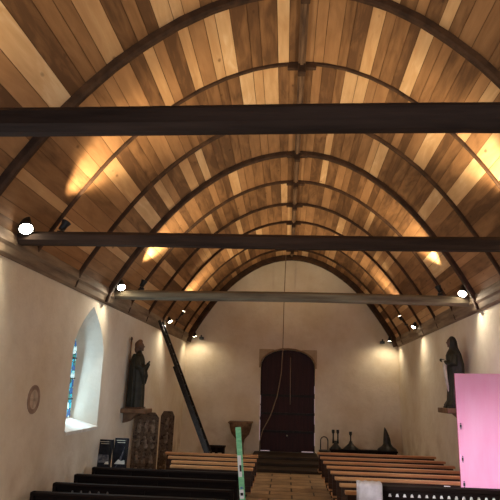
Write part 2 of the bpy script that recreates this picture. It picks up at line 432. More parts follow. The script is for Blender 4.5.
# arch against west wall
root = obj('wall_arch_rib', arch_bm(D - .13, .2, .17), 'rib'); tag(root, 'wide dark curved arch timber edging the ceiling against the west wall', 'roof rib')
# ridge board
b = bm_new(); box(b, -.05, .05, Y0, D - .05, 6.225, 6.27); box(b, -.022, .022, Y0, D - .05, 6.2, 6.226)
tag(obj('ridge_board', b, noise_mat('ridge_oak', (.07, .04, .025), (.22, .13, .075), 4, .7, (4, .4, 4), .3)), 'long straight ridge timber running down the crown of the ceiling', 'ridge beam')

# wall plates -----------------------------------------------------
def plate(xf, sgn, label):
    bm = bm_new(); secs = [(-.16, .34), (.03, .34), (.07, .31), (.10, .25), (.10, .14), (.07, .10), (.05, .02), (.02, -.02), (-.16, -.02)]
    prev = None
    for y in (Y0, 4, 8, 12, D):
        R_ = [bm.verts.new((xf(y) - sgn * dx, y, ZP - .04 + z)) for dx, z in secs]
        if prev:
            n = len(secs)
            for k in range(n): bm.faces.new([prev[k], prev[(k + 1) % n], R_[(k + 1) % n], R_[k]])
        else: bm.faces.new(R_)
        prev = R_
    bm.faces.new(prev[::-1])
    tag(obj('wall_plate', bm, 'plate'), label, 'wall plate')
plate(xl, -1, 'moulded timber wall plate along the top of the left wall')
plate(xr, 1, 'moulded timber wall plate along the top of the right wall')

# tie beams --------------------------------------------------------
def beam(y, h, dpt, zb, label, mat='beam', sag=0.0):
    bm = bm_new(); prev = None; n = 18; cc = .045
    x0, x1 = xl(y) + .0, xr(y) - .0
    for i in range(n + 1):
        t = i / n; x = x0 + (x1 - x0) * t
        dz = -sag * math.sin(PI * t) + .008 * math.sin(7 * t + y); dy = .012 * math.sin(5 * t + 2 * y)
        sec = [(-dpt / 2 + cc, 0), (dpt / 2 - cc, 0), (dpt / 2, cc), (dpt / 2, h - cc), (dpt / 2 - cc, h), (-dpt / 2 + cc, h), (-dpt / 2, h - cc), (-dpt / 2, cc)]
        R_ = [bm.verts.new((x, y + a + dy, zb + c + dz)) for a, c in sec]
        if prev:
            for k in range(8): bm.faces.new([prev[k], prev[(k + 1) % 8], R_[(k + 1) % 8], R_[k]])
        else: bm.faces.new(R_[::-1])
        prev = R_
    bm.faces.new(prev)
    return tag(obj('tie_beam', bm, mat), label, 'beam', 'horizontal tie beams across the nave')
BY = [3.42, 6.35, 10.28]
beam(BY[0], .19, .16, 3.505, 'thick near black horizontal tie beam nearest the camera')
beam(BY[1], .16, .18, 3.445, 'brown horizontal tie beam, middle of the three')
beam(BY[2], .18, .18, 3.41, 'pale edged horizontal tie beam farthest from the camera', 'beam_green')

# ---------------------------------------------------------------- west door
dr = bpy.data.objects.new('door_1', None); COL.objects.link(dr); struct(dr)
b = bm_new(); prism(b, [(DW1 - .03, -.08)] + [(x * .985 - .002, z - .02) for x, z in darch(grow=-.02)] + [(DW0 + .03, -.08)], D + .16, D + .24); box(b, DW0 - .05, DW1 + .05, D + .25, D + .3, -.3, 3.3); obj('door_leaf', b, 'door', dr)  # box behind the leaf is added to block sky light round its edges
b = bm_new()
for k in range(1, 9):
    x = DW0 + (DW1 - DW0) * k / 9; box(b, x - .012, x + .012, D + .145, D + .165, -.05, 2.75 + .28 * math.sin(PI * k / 9))
obj('cover_strips', b, 'door', dr)
b = bm_new()
for z in (1.62, 1.05, .5): box(b, DW0 + .04, DW1 - .05, D + .13, D + .162, z - .035, z + .035)
obj('strap_hinges', b, 'iron', dr)
b = bm_new(); ball(b, (-.09, D + .12, .38), .028); obj('door_knob', b, 'alu', dr, True)
# daylight slits round the leaf
b = bm_new()
for z0, z1 in ((1.35, 1.62), (.95, 1.3), (.18, .85)):
    box(b, DW0 + .002, DW0 + .02, D + .10, D + .12, z0, z1)
for z0, z1 in ((1.7, 1.95), (1.1, 1.55), (.75, 1.02), (.1, .5)):
    box(b, DW1 - .02, DW1 - .002, D + .10, D + .12, z0, z1)
box(b, DW0 + .04, DW0 + .34, D + .08, D + .1, -.1, -.08); box(b, DW1 - .42, DW1 - .05, D + .08, D + .1, -.1, -.075)
cc = (DW0 + DW1) / 2
for k in range(8):
    pass
obj('daylight_gaps', b, emit_mat('door_daylight', (.75, .62, .70), .32), dr)
b = bm_new()
ao = darch(grow=.05); ai = darch(grow=-.0)
for (p, q, pi, qi) in zip(ao, ao[1:], ai, ai[1:]):
    vs = [[b.verts.new((x, yy, z)) for x, z in (p, q, qi, pi)] for yy in (D - .02, D + .05)]
    for k in range(4): b.faces.new([vs[0][k], vs[0][(k + 1) % 4], vs[1][(k + 1) % 4], vs[1][k]])
    b.faces.new(vs[0]); b.faces.new(vs[1][::-1])
obj('arch_surround', b, noise_mat('surround_stone', (.22, .15, .09), (.32, .23, .14), 6, .9, bump=.3), dr)  # surround colour darkened to imitate shadow round the arch
b = bm_new()
for (k0, k1, cx_) in ((0, 4, .86), (8, 12, -1.04)):
    seg = darch(grow=.05)[k0:k1 + 1]
    poly = seg + ([(seg[-1][0], 3.1), (cx_, 3.1), (cx_, seg[0][1])] if k0 == 0 else [(cx_, seg[-1][1]), (cx_, 3.1), (seg[0][0], 3.1)])
    prism(b, poly, D - .012, D + .03)
obj('corner_stones', b, noise_mat('surround_stone_2', (.38, .29, .19), (.48, .38, .26), 6, .9, bump=.3), dr)

# steps up to the door
root = thing('door_steps', 'dark timber steps leading up to the arched west door', 'steps', (0, 17.6, FZ))
for i, (y0, z1) in enumerate([(15.7, .083), (16.4, .166), (17.2, .249)]):
    bb = bm_new(); box(bb, -1.12, .84, y0 - 17.6, D - .01 - 17.6, z1 - .083, z1); obj('step', bb, 'floorstep', root, bevel=.012)

# ---------------------------------------------------------------- pink side door (part open)
dp = bpy.data.objects.new('door_2', None); COL.objects.link(dp); struct(dp)
hx, hy = xr(7.80) - .03, 7.80
fx, fy = 2.30, 8.40
ang = math.atan2(fy - hy, fx - hx); LW = math.hypot(fx - hx, fy - hy)
dp.location = (hx, hy, FZ + .02); dp.rotation_euler = (0, 0, ang)
b = bm_new(); box(b, 0, LW, -.025, .025, 0, 2.12 - FZ - .02); obj('door_leaf', b, 'pink', dp, bevel=.006)
b = bm_new(); box(b, LW, LW + .006, -.026, .026, 0, 2.12 - FZ - .02); obj('leaf_edge', b, 'pinkedge', dp)
for z in (1.72, 1.28, .95):
    b = bm_new(); box(b, LW - .075, LW - .02, .025, .034, z - .05, z + .05); f = obj('latch_plate', b, 'pink', dp, bevel=.004)
    b = bm_new(); box(b, LW - .062, LW - .04, .034, .046, z - .022, z + .022); ball(b, (LW - .05, .036, z + .035), .008); ball(b, (LW - .05, .036, z - .035), .008)
    g = obj('bolt', b, 'black', f)
b = bm_new(); box(b, LW * .12, LW * .3, .025, .035, 1.95, 2.52); obj('hinge_panel', b, 'pinkedge', dp) if False else b.free()

# ---------------------------------------------------------------- pews
def pew(x0, x1, y, mt, mb, label, group, name='pew', h=.80, seat=True, end_mat=None):
    cx = (x0 + x1) / 2; root = thing(name, label, 'pew', (cx, y, FZ), 0, group); a, c = x0 - cx, x1 - cx
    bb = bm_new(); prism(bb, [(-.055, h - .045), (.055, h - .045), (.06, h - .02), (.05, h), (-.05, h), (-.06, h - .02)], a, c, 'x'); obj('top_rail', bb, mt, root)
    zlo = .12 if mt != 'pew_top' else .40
    bb = bm_new(); prism(bb, [(-.015, zlo), (.02, zlo), (.02, h - .04), (-.015, h - .04)], a + .03, c - .03, 'x')
    for k in range(1, max(2, int((c - a) / .55))):
        x = a + k * (c - a) / max(2, int((c - a) / .55)); box(bb, x - .035, x + .035, -.028, -.014, zlo + .03, h - .05)
    box(bb, a + .03, c - .03, -.03, -.014, zlo + .02, zlo + .10)
    obj('back', bb, mb, root)
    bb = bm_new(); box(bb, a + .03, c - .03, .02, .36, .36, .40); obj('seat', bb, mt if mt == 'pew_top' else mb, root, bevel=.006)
    ins = .22 if mt == 'pew_top' else 0
    for x in (a + ins, c - .05 - ins):
        bb = bm_new()
        poly = [(-.06, 0), (.38, 0), (.38, .40), (.35, .54), (.22, .58), (.08, .66), (.06, h + .0), (-.06, h + .0)]
        if mt == 'pew_top': poly = [(-.05, 0), (.03, 0), (.05, .32), (.26, .32), (.29, 0), (.35, 0), (.34, .40), (.06, .42), (.03, h - .03), (-.03, h - .03)]
        prism(bb, poly, x, x + .05, 'x'); obj('end_panel', bb, end_mat or mb, root, bevel=.008)
    return root
gR = 'brown pews right of the aisle'; gL = 'brown pews left of the aisle'
RY = [8.5, 9.12, 9.76, 10.42, 11.1, 11.8, 12.55, 13.4]
ordn = ['first', 'second', 'third', 'fourth', 'fifth', 'sixth', 'seventh', 'eighth', 'last']
for i, y in enumerate(RY):
    x1 = 2.2 if i == 0 else xr(y) - .12
    lab = 'brown pew right of the aisle, %s row from the dark front desk' % ordn[i]
    if i == 0: lab = 'brown pew right of the aisle with pale aisle end, nearest row'
    if i == 7: lab = 'brown pew right of the aisle, farthest row, before the west wall bench'
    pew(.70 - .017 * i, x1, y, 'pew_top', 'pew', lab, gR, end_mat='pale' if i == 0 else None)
for i, y in enumerate([10.4, 11.0, 11.65, 12.35]):
    x0 = (-2.2, -2.3, -2.5, -2.7)[i]
    lab = 'brown pew left of the aisle, %s row behind the black pews' % ordn[i]
    if i == 3: lab = 'brown pew left of the aisle, farthest row, before the stone basin'
    pew(x0, -.72, y, 'pew_top', 'pew', lab, gL)
gD = 'near black pews at lower left'
dl = ['near black pew at the bottom left edge, row nearest the camera', 'near black pew at lower left with small pale studs, second row from the camera',
      'near black pew at lower left, third row from the camera', 'near black pew in front of the display boards, fourth row from the camera']
for i, y in enumerate([7.45, 8.15, 8.95, 9.75]):
    pew(xl(y) + .14, -.86, y, 'pew_dark', 'pew_dark', dl[i], gD)
# studs on the second dark pew
def studs(xs, y, z, parent_loc, root, s, mat, name='stud'):  # pale prisms stand in for brightness seen through openings under the rail
    for x in xs:
        bb = bm_new(); X = x - parent_loc[0]; Y = y - parent_loc[1]; Z = z - parent_loc[2]
        prism(bb, [(X - s, Z - s * .8), (X + s, Z - s * .8), (X + s * .45, Z + s * .9), (X - s * .45, Z + s * .9)], Y - .012, Y + .004)
        obj(name, bb, mat, root)
p2 = [o for o in COL.objects if o.get('label') == dl[1]][0]
studs([-3.12 + .125 * k for k in range(5)], 8.15 - .03, FZ + .70, p2.location, p2, .014, noise_mat('dim_bone_stud', (.12, .11, .1), (.2, .18, .16), 5, .6))

# dark front desk at right with pale studs
DYk, DZh = 7.35, 1.065
root = thing('front_desk', 'near black pew front at lower right with a row of small white studs', 'pew', (2.0, DYk, FZ))
bb = bm_new(); prism(bb, [(-.06, DZh - .05), (.10, DZh - .05), (.10, DZh), (-.06, DZh)], -1.12, .84, 'x'); obj('top_rail', bb, 'pew_dark', root, bevel=.01)
bb = bm_new(); box(bb, -1.10, .82, -.02, .02, .05, DZh - .04); box(bb, -1.10, .82, -.035, -.02, DZh - .19, DZh - .165); box(bb, -1.10, .82, -.035, -.02, .08, .2)
for k in range(5): box(bb, -1.10 + k * .465, -1.04 + k * .465, -.04, -.02, .2, DZh - .19)
obj('front_panel', bb, 'pew_dark', root)
for x in (-1.14, .80):
    bb = bm_new(); prism(bb, [(-.09, 0), (.14, 0), (.14, DZh - .05), (-.09, DZh - .05)], x, x + .05, 'x'); obj('end_panel', bb, 'pew_dark', root, bevel=.008)
studs([1.12 + .088 * k for k in range(19)], DYk - .03, FZ + DZh - .105, root.location, root, .019, 'white')  # white colour imitates the bright view through the desk's openings

# cloth hung over the aisle end of the front desk
b = bm_new(); nx, ny = 14, 26
grid = []
for j in range(ny + 1):
    row = []
    t = j / ny
    for i in range(nx + 1):
        u = i / nx; x = .74 + .28 * u
        if t < .45: q = t / .45; y = DYk - .105 - .01 * math.sin(u * 14) * (1 - q); z = FZ + DZh + .02 - .34 * (1 - q)
        elif t < .62: q = (t - .45) / .17; y = DYk - .105 + .25 * q; z = FZ + DZh + .022 + .01 * math.sin(q * PI)
        else: q = (t - .62) / .38; y = DYk + .148 + .01 * math.sin(u * 11) * q; z = FZ + DZh + .02 - .25 * q
        row.append(b.verts.new((x, y, z + .004 * math.sin(u * 20))))
    grid.append(row)
for j in range(ny):
    for i in range(nx): b.faces.new([grid[j][i], grid[j][i + 1], grid[j + 1][i + 1], grid[j + 1][i]])
o = obj('draped_cloth', b, 'cloth', smooth=True); so = o.modifiers.new('s', 'SOLIDIFY'); so.thickness = .006
tag(o, 'grey white cloth draped over the aisle end of the dark front desk', 'cloth')

# little white paper left on a right pew near the pink door
b = bm_new(); box(b, 2.26, 2.34, 9.04, 9.16, FZ + .801, FZ + .822)
tag(obj('paper_slip', b, 'white'), 'small white paper lying on a pew top beside the pink door', 'paper')

# green board
root = thing('painted_board', 'tall narrow pale green and white board standing at the aisle end of the black pews', 'board', (-.56, 6.95, FZ))
T = Matrix.Rotation(-.065, 4, 'Y')
T = Matrix.Shear('XY', 4, (0, 0)) if False else Matrix.Rotation(-.10, 4, 'Y')
bb = bm_new(); box(bb, -.033, .033, -.012, .012, 0, 1.72, T); obj('board', bb, 'green', root, bevel=.004)
for (a, c, z0, z1, nm, mt_, d) in ((-.030, .012, 1.16, 1.40, 'white_patch', 'white', 0), (-.03, .02, .92, 1.02, 'white_patch', 'white', 0), (-.03, .03, .3, .84, 'white_patch', 'white', 0),
        (-.012, .010, 1.22, 1.29, 'dark_mark', 'black', .004), (-.02, .012, .955, .985, 'dark_mark', 'black', .004), (-.02, .02, .62, .76, 'blue_mark', 'blue', .004), (-.015, .01, 1.03, 1.05, 'blue_mark', 'blue', .004)):
    bb = bm_new(); box(bb, a, c, -.016 - d, -.0125 - d, z0, z1, T); obj(nm, bb, mt_, root)
# chrome hoop hung on the near pew end
b = bm_new(); pts = [(-.815 + .045 * math.cos(a), 7.3, .30 + .12 * math.sin(a)) for a in [PI * k / 10 for k in range(0, 11)]]
pts = [(-.77, 7.3, -.1)] + pts + [(-.86, 7.3, -.1)]
tube(b, pts, .007, 8); tag(obj('metal_hoop', b, 'alu', smooth=True), 'thin bent metal hoop at the aisle end of the nearest black pew', 'hoop')

# ---------------------------------------------------------------- display boards
def poster(x0, y, zt, w, h, label, kind, rz=0.0):
    root = thing('display_board', label, 'display board', (x0 + w / 2, y, zt - h), rz, 'black display boards by the left wall')
    bb = bm_new(); T = Matrix.Rotation(-.12, 4, 'X')
    box(bb, -w / 2, w / 2, -.01, .01, 0, h, T); obj('panel', bb, 'poster', root, bevel=.003)
    bb = bm_new()
    for k, (a, c) in enumerate([(-.38, .30), (-.30, .38)]): box(bb, w * a, w * c, -.013, -.0102, h * (.93 - k * .055), h * (.945 - k * .055), T)
    obj('header_text', bb, 'cream', root)
    bb = bm_new()
    if kind: prism(bb, [(-.08, .22 * h), (.02, .40 * h), (.05, .62 * h), (.07, .80 * h), (.03, .62 * h), (-.02, .42 * h)], -.013, -.0102, T=T)
    else: box(bb, -w * .4, w * .4, -.013, -.0102, h * .36, h * .58, T)
    obj('picture', bb, 'posterimg', root)
    bb = bm_new()
    if kind: prism(bb, [(-.10, .02 * h + .2), (-.03, .14 * h + .2), (.02, .10 * h + .2), (.08, .13 * h + .2), (.11, .02 * h + .2)], -.016, -.0132, T=T)
    else: prism(bb, [(.02, .2), (.04, .24), (.09, .25), (.11, .2)], -.016, -.0132, T=T)
    obj('white_shape', bb, 'sill', root)
    bb = bm_new()
    for s in (-1, 1): box(bb, s * w * .45 - .012, s * w * .45 + .012, .02, .045, -.0, h * .97, Matrix.Rotation(.16, 4, 'X'))
    obj('easel_leg', bb, 'black', root)
    bb = bm_new(); box(bb, -w / 2, w / 2, -.06, .2, -(zt - h - FZ), 0); obj('stand', bb, 'pew_dark', root)
    return root
poster(-3.56, 10.35, .84, .27, .62, 'black display board with small white header, left one of the pair by the left wall', 0)
poster(-3.27, 10.40, .87, .26, .66, 'black display board with white curved picture, right one of the pair, beside the carved panel', 1)

# carved panels
def carved(x0, x1, y, zt, label, seed, lean=.06):
    rnd = random.Random(seed); w = x1 - x0; h = zt - FZ
    root = thing('carved_panel', label, 'carved panel', ((x0 + x1) / 2, y, FZ), 0, 'tall carved panels by the left wall')
    T = Matrix.Rotation(-lean, 4, 'X')
    bb = bm_new(); prism(bb, [(-w / 2, 0), (w / 2, 0), (w * .46, h * .93), (w * .30, h), (-w * .34, h), (-w * .5, h * .94)], -.03, .04, T=T); obj('slab', bb, 'carved', root, bevel=.01)
    bb = bm_new()
    for s in (-1, 1): box(bb, s * w * .45 - .02, s * w * .45 + .02, -.06, -.028, 0, h * .93, T)
    for q in (.02, .3, .5, .7, .93): box(bb, -w * .45, w * .45, -.055, -.028, h * q - .015, h * q + .015, T)
    obj('frame', bb, 'carved', root)
    for lo, hi in ((.04, .29), (.32, .49), (.52, .69), (.72, .91)):
        nfig = 3 if w > .4 else 1
        for k in range(nfig):
            cx = (-.5 + (k + .5) / nfig) * w * .8 + rnd.uniform(-.01, .01); zb, zt_ = h * lo, h * hi; hh = (zt_ - zb)
            tilt = rnd.uniform(-.02, .02); bb = bm_new()
            ball(bb, (cx + tilt, -.04, zt_ - hh * .16), hh * .11, (1, .9, 1.2), T)
            ball(bb, (cx, -.035, zb + hh * .48), hh * .16, (1.0, .5, 1.7), T)
            ball(bb, (cx - tilt, -.03, zb + hh * .2), hh * .17, (1.1, .45, 1.2), T)
            ball(bb, (cx + rnd.choice((-1, 1)) * hh * .17, -.05, zb + hh * .55), hh * .07, (2.2, .7, .8), T)
            obj('relief_figure', bb, 'relief', root, True)
    return root
carved(-3.50, -2.93, 12.5, 1.24, 'large dark carved panel with pale figures in relief below the robed statue', 3)
carved(-3.20, -2.87, 13.9, 1.22, 'narrow dark carved panel standing right of the large carved panel near the ladder', 5)

# ---------------------------------------------------------------- ladder
root = thing('ladder', 'long dark extension ladder leaning against the left wall plate', 'ladder', (0, 0, 0))
base = Vector((-1.55, 13.0, FZ)); topp = Vector((-3.37, 13.75, 3.42)); side = Vector((.0, .36, 0)); dirv = (topp - base).normalized()
nrm = dirv.cross(side).normalized()
def railbox(bm, p, q, w, d):
    dd = (q - p).normalized(); s = side.normalized(); n_ = dd.cross(s).normalized()
    A = [bm.verts.new(p + s * a * w + n_ * c * d) for a, c in ((-1, -1), (1, -1), (1, 1), (-1, 1))]
    B = [bm.verts.new(q + s * a * w + n_ * c * d) for a, c in ((-1, -1), (1, -1), (1, 1), (-1, 1))]
    for k in range(4): bm.faces.new([A[k], A[(k + 1) % 4], B[(k + 1) % 4], B[k]])
    bm.faces.new(A[::-1]); bm.faces.new(B)
for s in (0, 1):
    bb = bm_new(); railbox(bb, base + side * s, topp + side * s, .016, .036); obj('rail', bb, 'ladder', root)
    bb = bm_new(); off = nrm * .055
    railbox(bb, base + dirv * .3 + side * (.08 + .84 * s) + off, base + dirv * 3.0 + side * (.08 + .84 * s) + off, .014, .03); obj('lower_rail', bb, 'ladder', root)
    bb = bm_new(); railbox(bb, base + side * s - dirv * .0, base + side * s + dirv * .06, .028, .05); obj('foot', bb, 'black', root)
Lr = (topp - base).length
k = 0.25
while k < Lr - .1:
    bb = bm_new(); tube(bb, [base + dirv * k, base + dirv * k + side], .015, 8); obj('rung', bb, 'ladder', root, True); k += .28

# ---------------------------------------------------------------- lamps
def spot_fixture(p, aim, label, on, size=.07, power=0, cone=2.0, col=(1, .80, .52), arm_to=None):
    p = Vector(p); aim = Vector(aim); d = (aim - p).normalized()
    root = thing('spotlight', label, 'spotlight', p, 0, 'spotlights at the tops of the walls' if on else 'small black uplights on the beam ends')
    q = d.to_track_quat('Z', 'Y').to_matrix().to_4x4()
    bb = bm_new(); r = size
    lathe(bb, [(r * .45, -r * 2.4), (r * .75, -r * 2.3), (r * .8, -r * 1.1), (r * 1.05, -r * .3), (r * 1.15, 0), (r * 1.0, .004), (r * .92, -r * .12)], n=18, T=q)
    obj('housing', bb, 'black', root, True)
    bb = bm_new(); lathe(bb, [(r * .9, -r * .1), (r * .88, 0.004), (r * .6, r * .14), (r * .2, r * .2)], n=18, T=q); obj('lens', bb, 'lamp_lens' if on else 'uplens', root, True)
    bb = bm_new(); a = Vector(arm_to) - p if arm_to is not None else Vector((0, .12, -.18))
    back = d * (-r * 1.3)
    tube(bb, [back, back * .5 + a * .5 + Vector((0, .03, 0)), a], .012, 8)
    box(bb, a.x - .04, a.x + .04, a.y - .03, a.y + .03, a.z - .02, a.z + .02)
    obj('bracket', bb, 'black', root)
    if power:
        ld = bpy.data.lights.new('spot', 'SPOT'); ld.energy = power; ld.color = col; ld.spot_size = cone; ld.spot_blend = .7; ld.shadow_soft_size = .05
        lo = bpy.data.objects.new('lamp_light', ld); COL.objects.link(lo); lo.parent = root
        lo.location = d * (r * .5 + .03); lo.rotation_euler = d.to_track_quat('-Z', 'Y').to_euler()
    return root
WARM = (1, .76, .44)
sides = {-1: 'left', 1: 'right'}
def X(s, y, inset): return (xl(y) + inset) if s < 0 else (xr(y) - inset)
lampdef = [(BY[1], 'the middle tie beam', .085, 90), (BY[2], 'the farthest tie beam', .08, 100)]
for by, nm, sz, pw in lampdef:
    for s in (-1, 1):
        x = X(s, by, .24)
        spot_fixture((x, by - .17, 3.60), (x * .45, by - 2.5, 0), 'bright glowing round spotlight at the %s end of %s' % (sides[s], nm), True, sz, pw, 2.5, (1, .86, .64), (x, by - .06, 3.62))
        xu = X(s, by, .58)
        # uplight on bracket
        spot_fixture((xu, by + .18, 3.80), (xu * .84, by + .48, 5.0), 'small black uplight aimed at the ceiling, %s end of %s' % (sides[s], nm), False, .055, 300, 1.25, WARM, (xu, by + .05, 3.62))
for s in (-1, 1):
    y = 14.9; x = X(s, y, .2)
    spot_fixture((x, y - .05, 3.52), (x * .3, y - 1.2, 0), 'glowing spotlight high on the %s wall between farthest beam and west wall' % sides[s], True, .062, 130, 2.6, (1, .84, .6), (x - s * -.08, y, 3.50))
    xu = X(s, y, .5)
    spot_fixture((xu, y + .2, 3.84), (xu * .80, y - .1, 5.0), 'small black uplight beside the farthest roof ribs on the %s side' % sides[s], False, .05, 260, 1.5, WARM, (xu + s * .15, y + .12, 3.60))
    x = X(s, D, .36)
    spot_fixture((x, D - .5, 3.42), (x * .85, D - .1, 0), 'glowing spotlight in the %s top corner of the west wall' % sides[s], True, .06, 42, 2.7, (1, .80, .52), (x + s * .12, D - .05, 3.42))
    b = bm_new(); xx = X(s, D, .52)
    box(b, xx - .07, xx + .07, D - .16, D - .01, 3.36, 3.44); box(b, xx - .02, xx + .02, D - .2, D - .1, 3.43, 3.5)
    tag(obj('junction_box', b, 'black', bevel=.008), 'small dark junction box on the west wall beside the %s corner spotlight' % sides[s], 'junction box', 'junction boxes by the corner spotlights')
for by in (BY[1], BY[2], 15.0):  # extra spots without fixtures, added to spread the glow over the crown
    for s in (-1, 1):
        ld = bpy.data.lights.new('crown_wash', 'SPOT'); ld.energy = 200; ld.color = WARM; ld.spot_size = 2.3; ld.spot_blend = .9; ld.shadow_soft_size = .06
        x = X(s, by, .75)
        lo = bpy.data.objects.new('crown_wash', ld); COL.objects.link(lo); lo.location = (x, by + .25, 3.85)
        lo.rotation_euler = (Vector((x * .25, by + .8, 6.1)) - lo.location).to_track_quat('-Z', 'Y').to_euler()
# lamps of the nearest tie beam, off frame at both sides
for s in (-1, 1):
    y = BY[0] + .15; x = X(s, y, .46)
    ld = bpy.data.lights.new('near_uplight', 'SPOT'); ld.energy = 140; ld.color = WARM; ld.spot_size = 2.1; ld.spot_blend = .8; ld.shadow_soft_size = .05
    lo = bpy.data.objects.new('near_uplight', ld); COL.objects.link(lo); lo.location = (x, y, 3.95)
    lo.rotation_euler = (Vector((x * .3, y + .8, 5.9)) - lo.location).to_track_quat('-Z', 'Y').to_euler()

# ---------------------------------------------------------------- bell rope
b = bm_new(); pts = [(-.20, 18.1, 6.22), (-.22, 18.1, 5.6), (-.25, 18.1, 4.4), (-.26, 18.1, 3.1), (-.30, 18.12, 2.3), (-.42, 18.15, 1.6), (-.62, 18.2, 1.0), (-.86, 18.25, .55), (-.95, 18.3, .2), (-.93, 18.3, -.07)]
tube(b, pts, .014, 8)
tag(obj('bell_rope', b, 'rope', smooth=True), 'thin rope hanging from the ceiling crown and curving down in front of the arched door', 'rope')
b = bm_new(); tube(b, [(.0, D + .13, 2.85), (.0, D + .12, 1.35)], .014, 8)
tag(obj('hanging_cord', b, 'ring', smooth=True), 'short straight cord hanging against the middle of the arched door', 'cord')

# ---------------------------------------------------------------- basin + benches at west wall
root = thing('stone_basin', 'brown stone basin on a tapered foot against the west wall left of the door', 'basin', (-1.55, 18.08, FZ))
b = bm_new(); lathe(b, [(.20, 0), (.20, .08), (.13, .14), (.11, .5), (.14, .62), (.28, .78), (.34, .98), (.36, 1.12), (.30, 1.13), (.26, 1.04), (.05, .98)], n=20); obj('bowl', b, 'darkstone', root, True)
b = bm_new(); box(b, -.38, .38, -.30, .30, 1.10, 1.15); box(b, -.34, .34, -.26, .26, 1.06, 1.10); obj('rim', b, 'darkstone', root, bevel=.02)
def bench(x0, x1, y, zt, label, name='wall_bench'):
    root = thing(name, label, 'bench', ((x0 + x1) / 2, y, FZ), 0); w = (x1 - x0) / 2; h = zt - FZ
    bb = bm_new(); box(bb, -w, w, -.17, .17, h - .05, h); obj('seat', bb, 'pew_dark', root, bevel=.008)
    for s in (-1, 0, 1):
        bb = bm_new(); box(bb, s * (w - .06) - .03, s * (w - .06) + .03, -.15, .15, 0, h - .05); obj('leg', bb, 'pew_dark', root)
    bb = bm_new(); box(bb, -w + .05, w - .05, -.02, .02, h - .2, h - .06); obj('apron', bb, 'pew_dark', root)
bench(-2.55, -2.0, 18.0, .06, 'low dark bench against the west wall left of the stone basin')
bench(1.22, 3.25, 17.95, .10, 'long low dark bench along the west wall right of the door')
# bentwood hoop chair back
root = thing('hoop_back_chair', 'thin dark chair with looped back just right of the arched door', 'chair', (1.03, 17.5, FZ))
bb = bm_new(); pts = [(-.11, .12, .40)] + [(-.11 * math.cos(a), .12, .70 + .12 * math.sin(a)) for a in [PI * k / 10 for k in range(11)]] + [(.11, .12, .40)]; tube(bb, pts, .016, 8); obj('back_hoop', bb, 'black', root, True)
bb = bm_new(); lathe(bb, [(.17, .40), (.18, .43), (.16, .45)], n=18); obj('seat', bb, 'black', root)
for sx in (-1, 1):
    for sy in (-1, 1):
        bb = bm_new(); tube(bb, [(sx * .11, sy * .11, .41), (sx * .15, sy * .15, 0)], [.016, .012], 8); obj('leg', bb, 'black', root, True)
# candle stands
def stand(x, y, z0, h, label, flare, twin=False):
    root = thing('candle_stand', label, 'candle stand', (x, y, z0))
    bb = bm_new(); lathe(bb, [(flare, 0), (flare * .98, .03), (flare * .6, .10), (flare * .28, .17), (.045, .24)], n=18); obj('foot', bb, 'black', root, True)
    for dx in ((-.07, .07) if twin else (0,)):
        bb = bm_new(); lathe(bb, [(.032, .16), (.022, .3), (.022, h - .12), (.045, h - .08), (.045, h)], (dx, 0, 0), n=14); obj('stem', bb, 'black', root, True)
    return root
stand(1.40, 17.95, .10, .56, 'dark twin stemmed candle stand on the long wall bench, nearest the door', .17, True)
stand(1.86, 17.95, .10, .52, 'dark single stemmed candle stand with flared foot, middle of the long wall bench', .24)
b = bm_new()
lathe(b, [(.31, 0), (.28, .06), (.17, .13), (.12, .2), (.11, .33), (.085, .45), (.05, .58), (.012, .68)], (2.96, 17.95, .10), n=18)
o = obj('peaked_ornament', b, 'black', smooth=True)
for v in o.data.vertices:
    t = max(0, v.co.z - .25); v.co.x -= .18 * t * t * 1.2
tag(o, 'black peaked horn shaped ornament at the right end of the long wall bench', 'ornament')

# ---------------------------------------------------------------- wall medallion
Tm = None
mx = xl(7.47)
root = thing('wall_medallion', 'round brown ringed painted medallion on the left wall', 'medallion', (mx, 7.47, 1.59))
def disc_x(r0, r1, x0, x1, n=32):
    bb = bm_new()
    A = [[bb.verts.new((xx, r * math.cos(2 * PI * k / n), r * 1.02 * math.sin(2 * PI * k / n))) for k in range(n)] for r, xx in ((r1, x0), (r1, x1), (max(r0, .001), x1), (max(r0, .001), x0))]
    for a in range(4):
        P_, Q_ = A[a], A[(a + 1) % 4]
        for k in range(n): bb.faces.new([P_[k], P_[(k + 1) % n], Q_[(k + 1) % n], Q_[k]])
    return bb
obj('painted_ring', disc_x(.125, .185, -.01, .008), 'ring', root); obj('painted_disc', disc_x(0, .13, -.01, .005), 'ringin', root)
bb = bm_new(); box(bb, .004, .009, -.02, .02, -.11, .11); box(bb, .004, .009, -.11, .11, -.02, .02); obj('cross', bb, noise_mat('faded_cross', (.46, .36, .28), (.56, .46, .37), 9, .9), root)

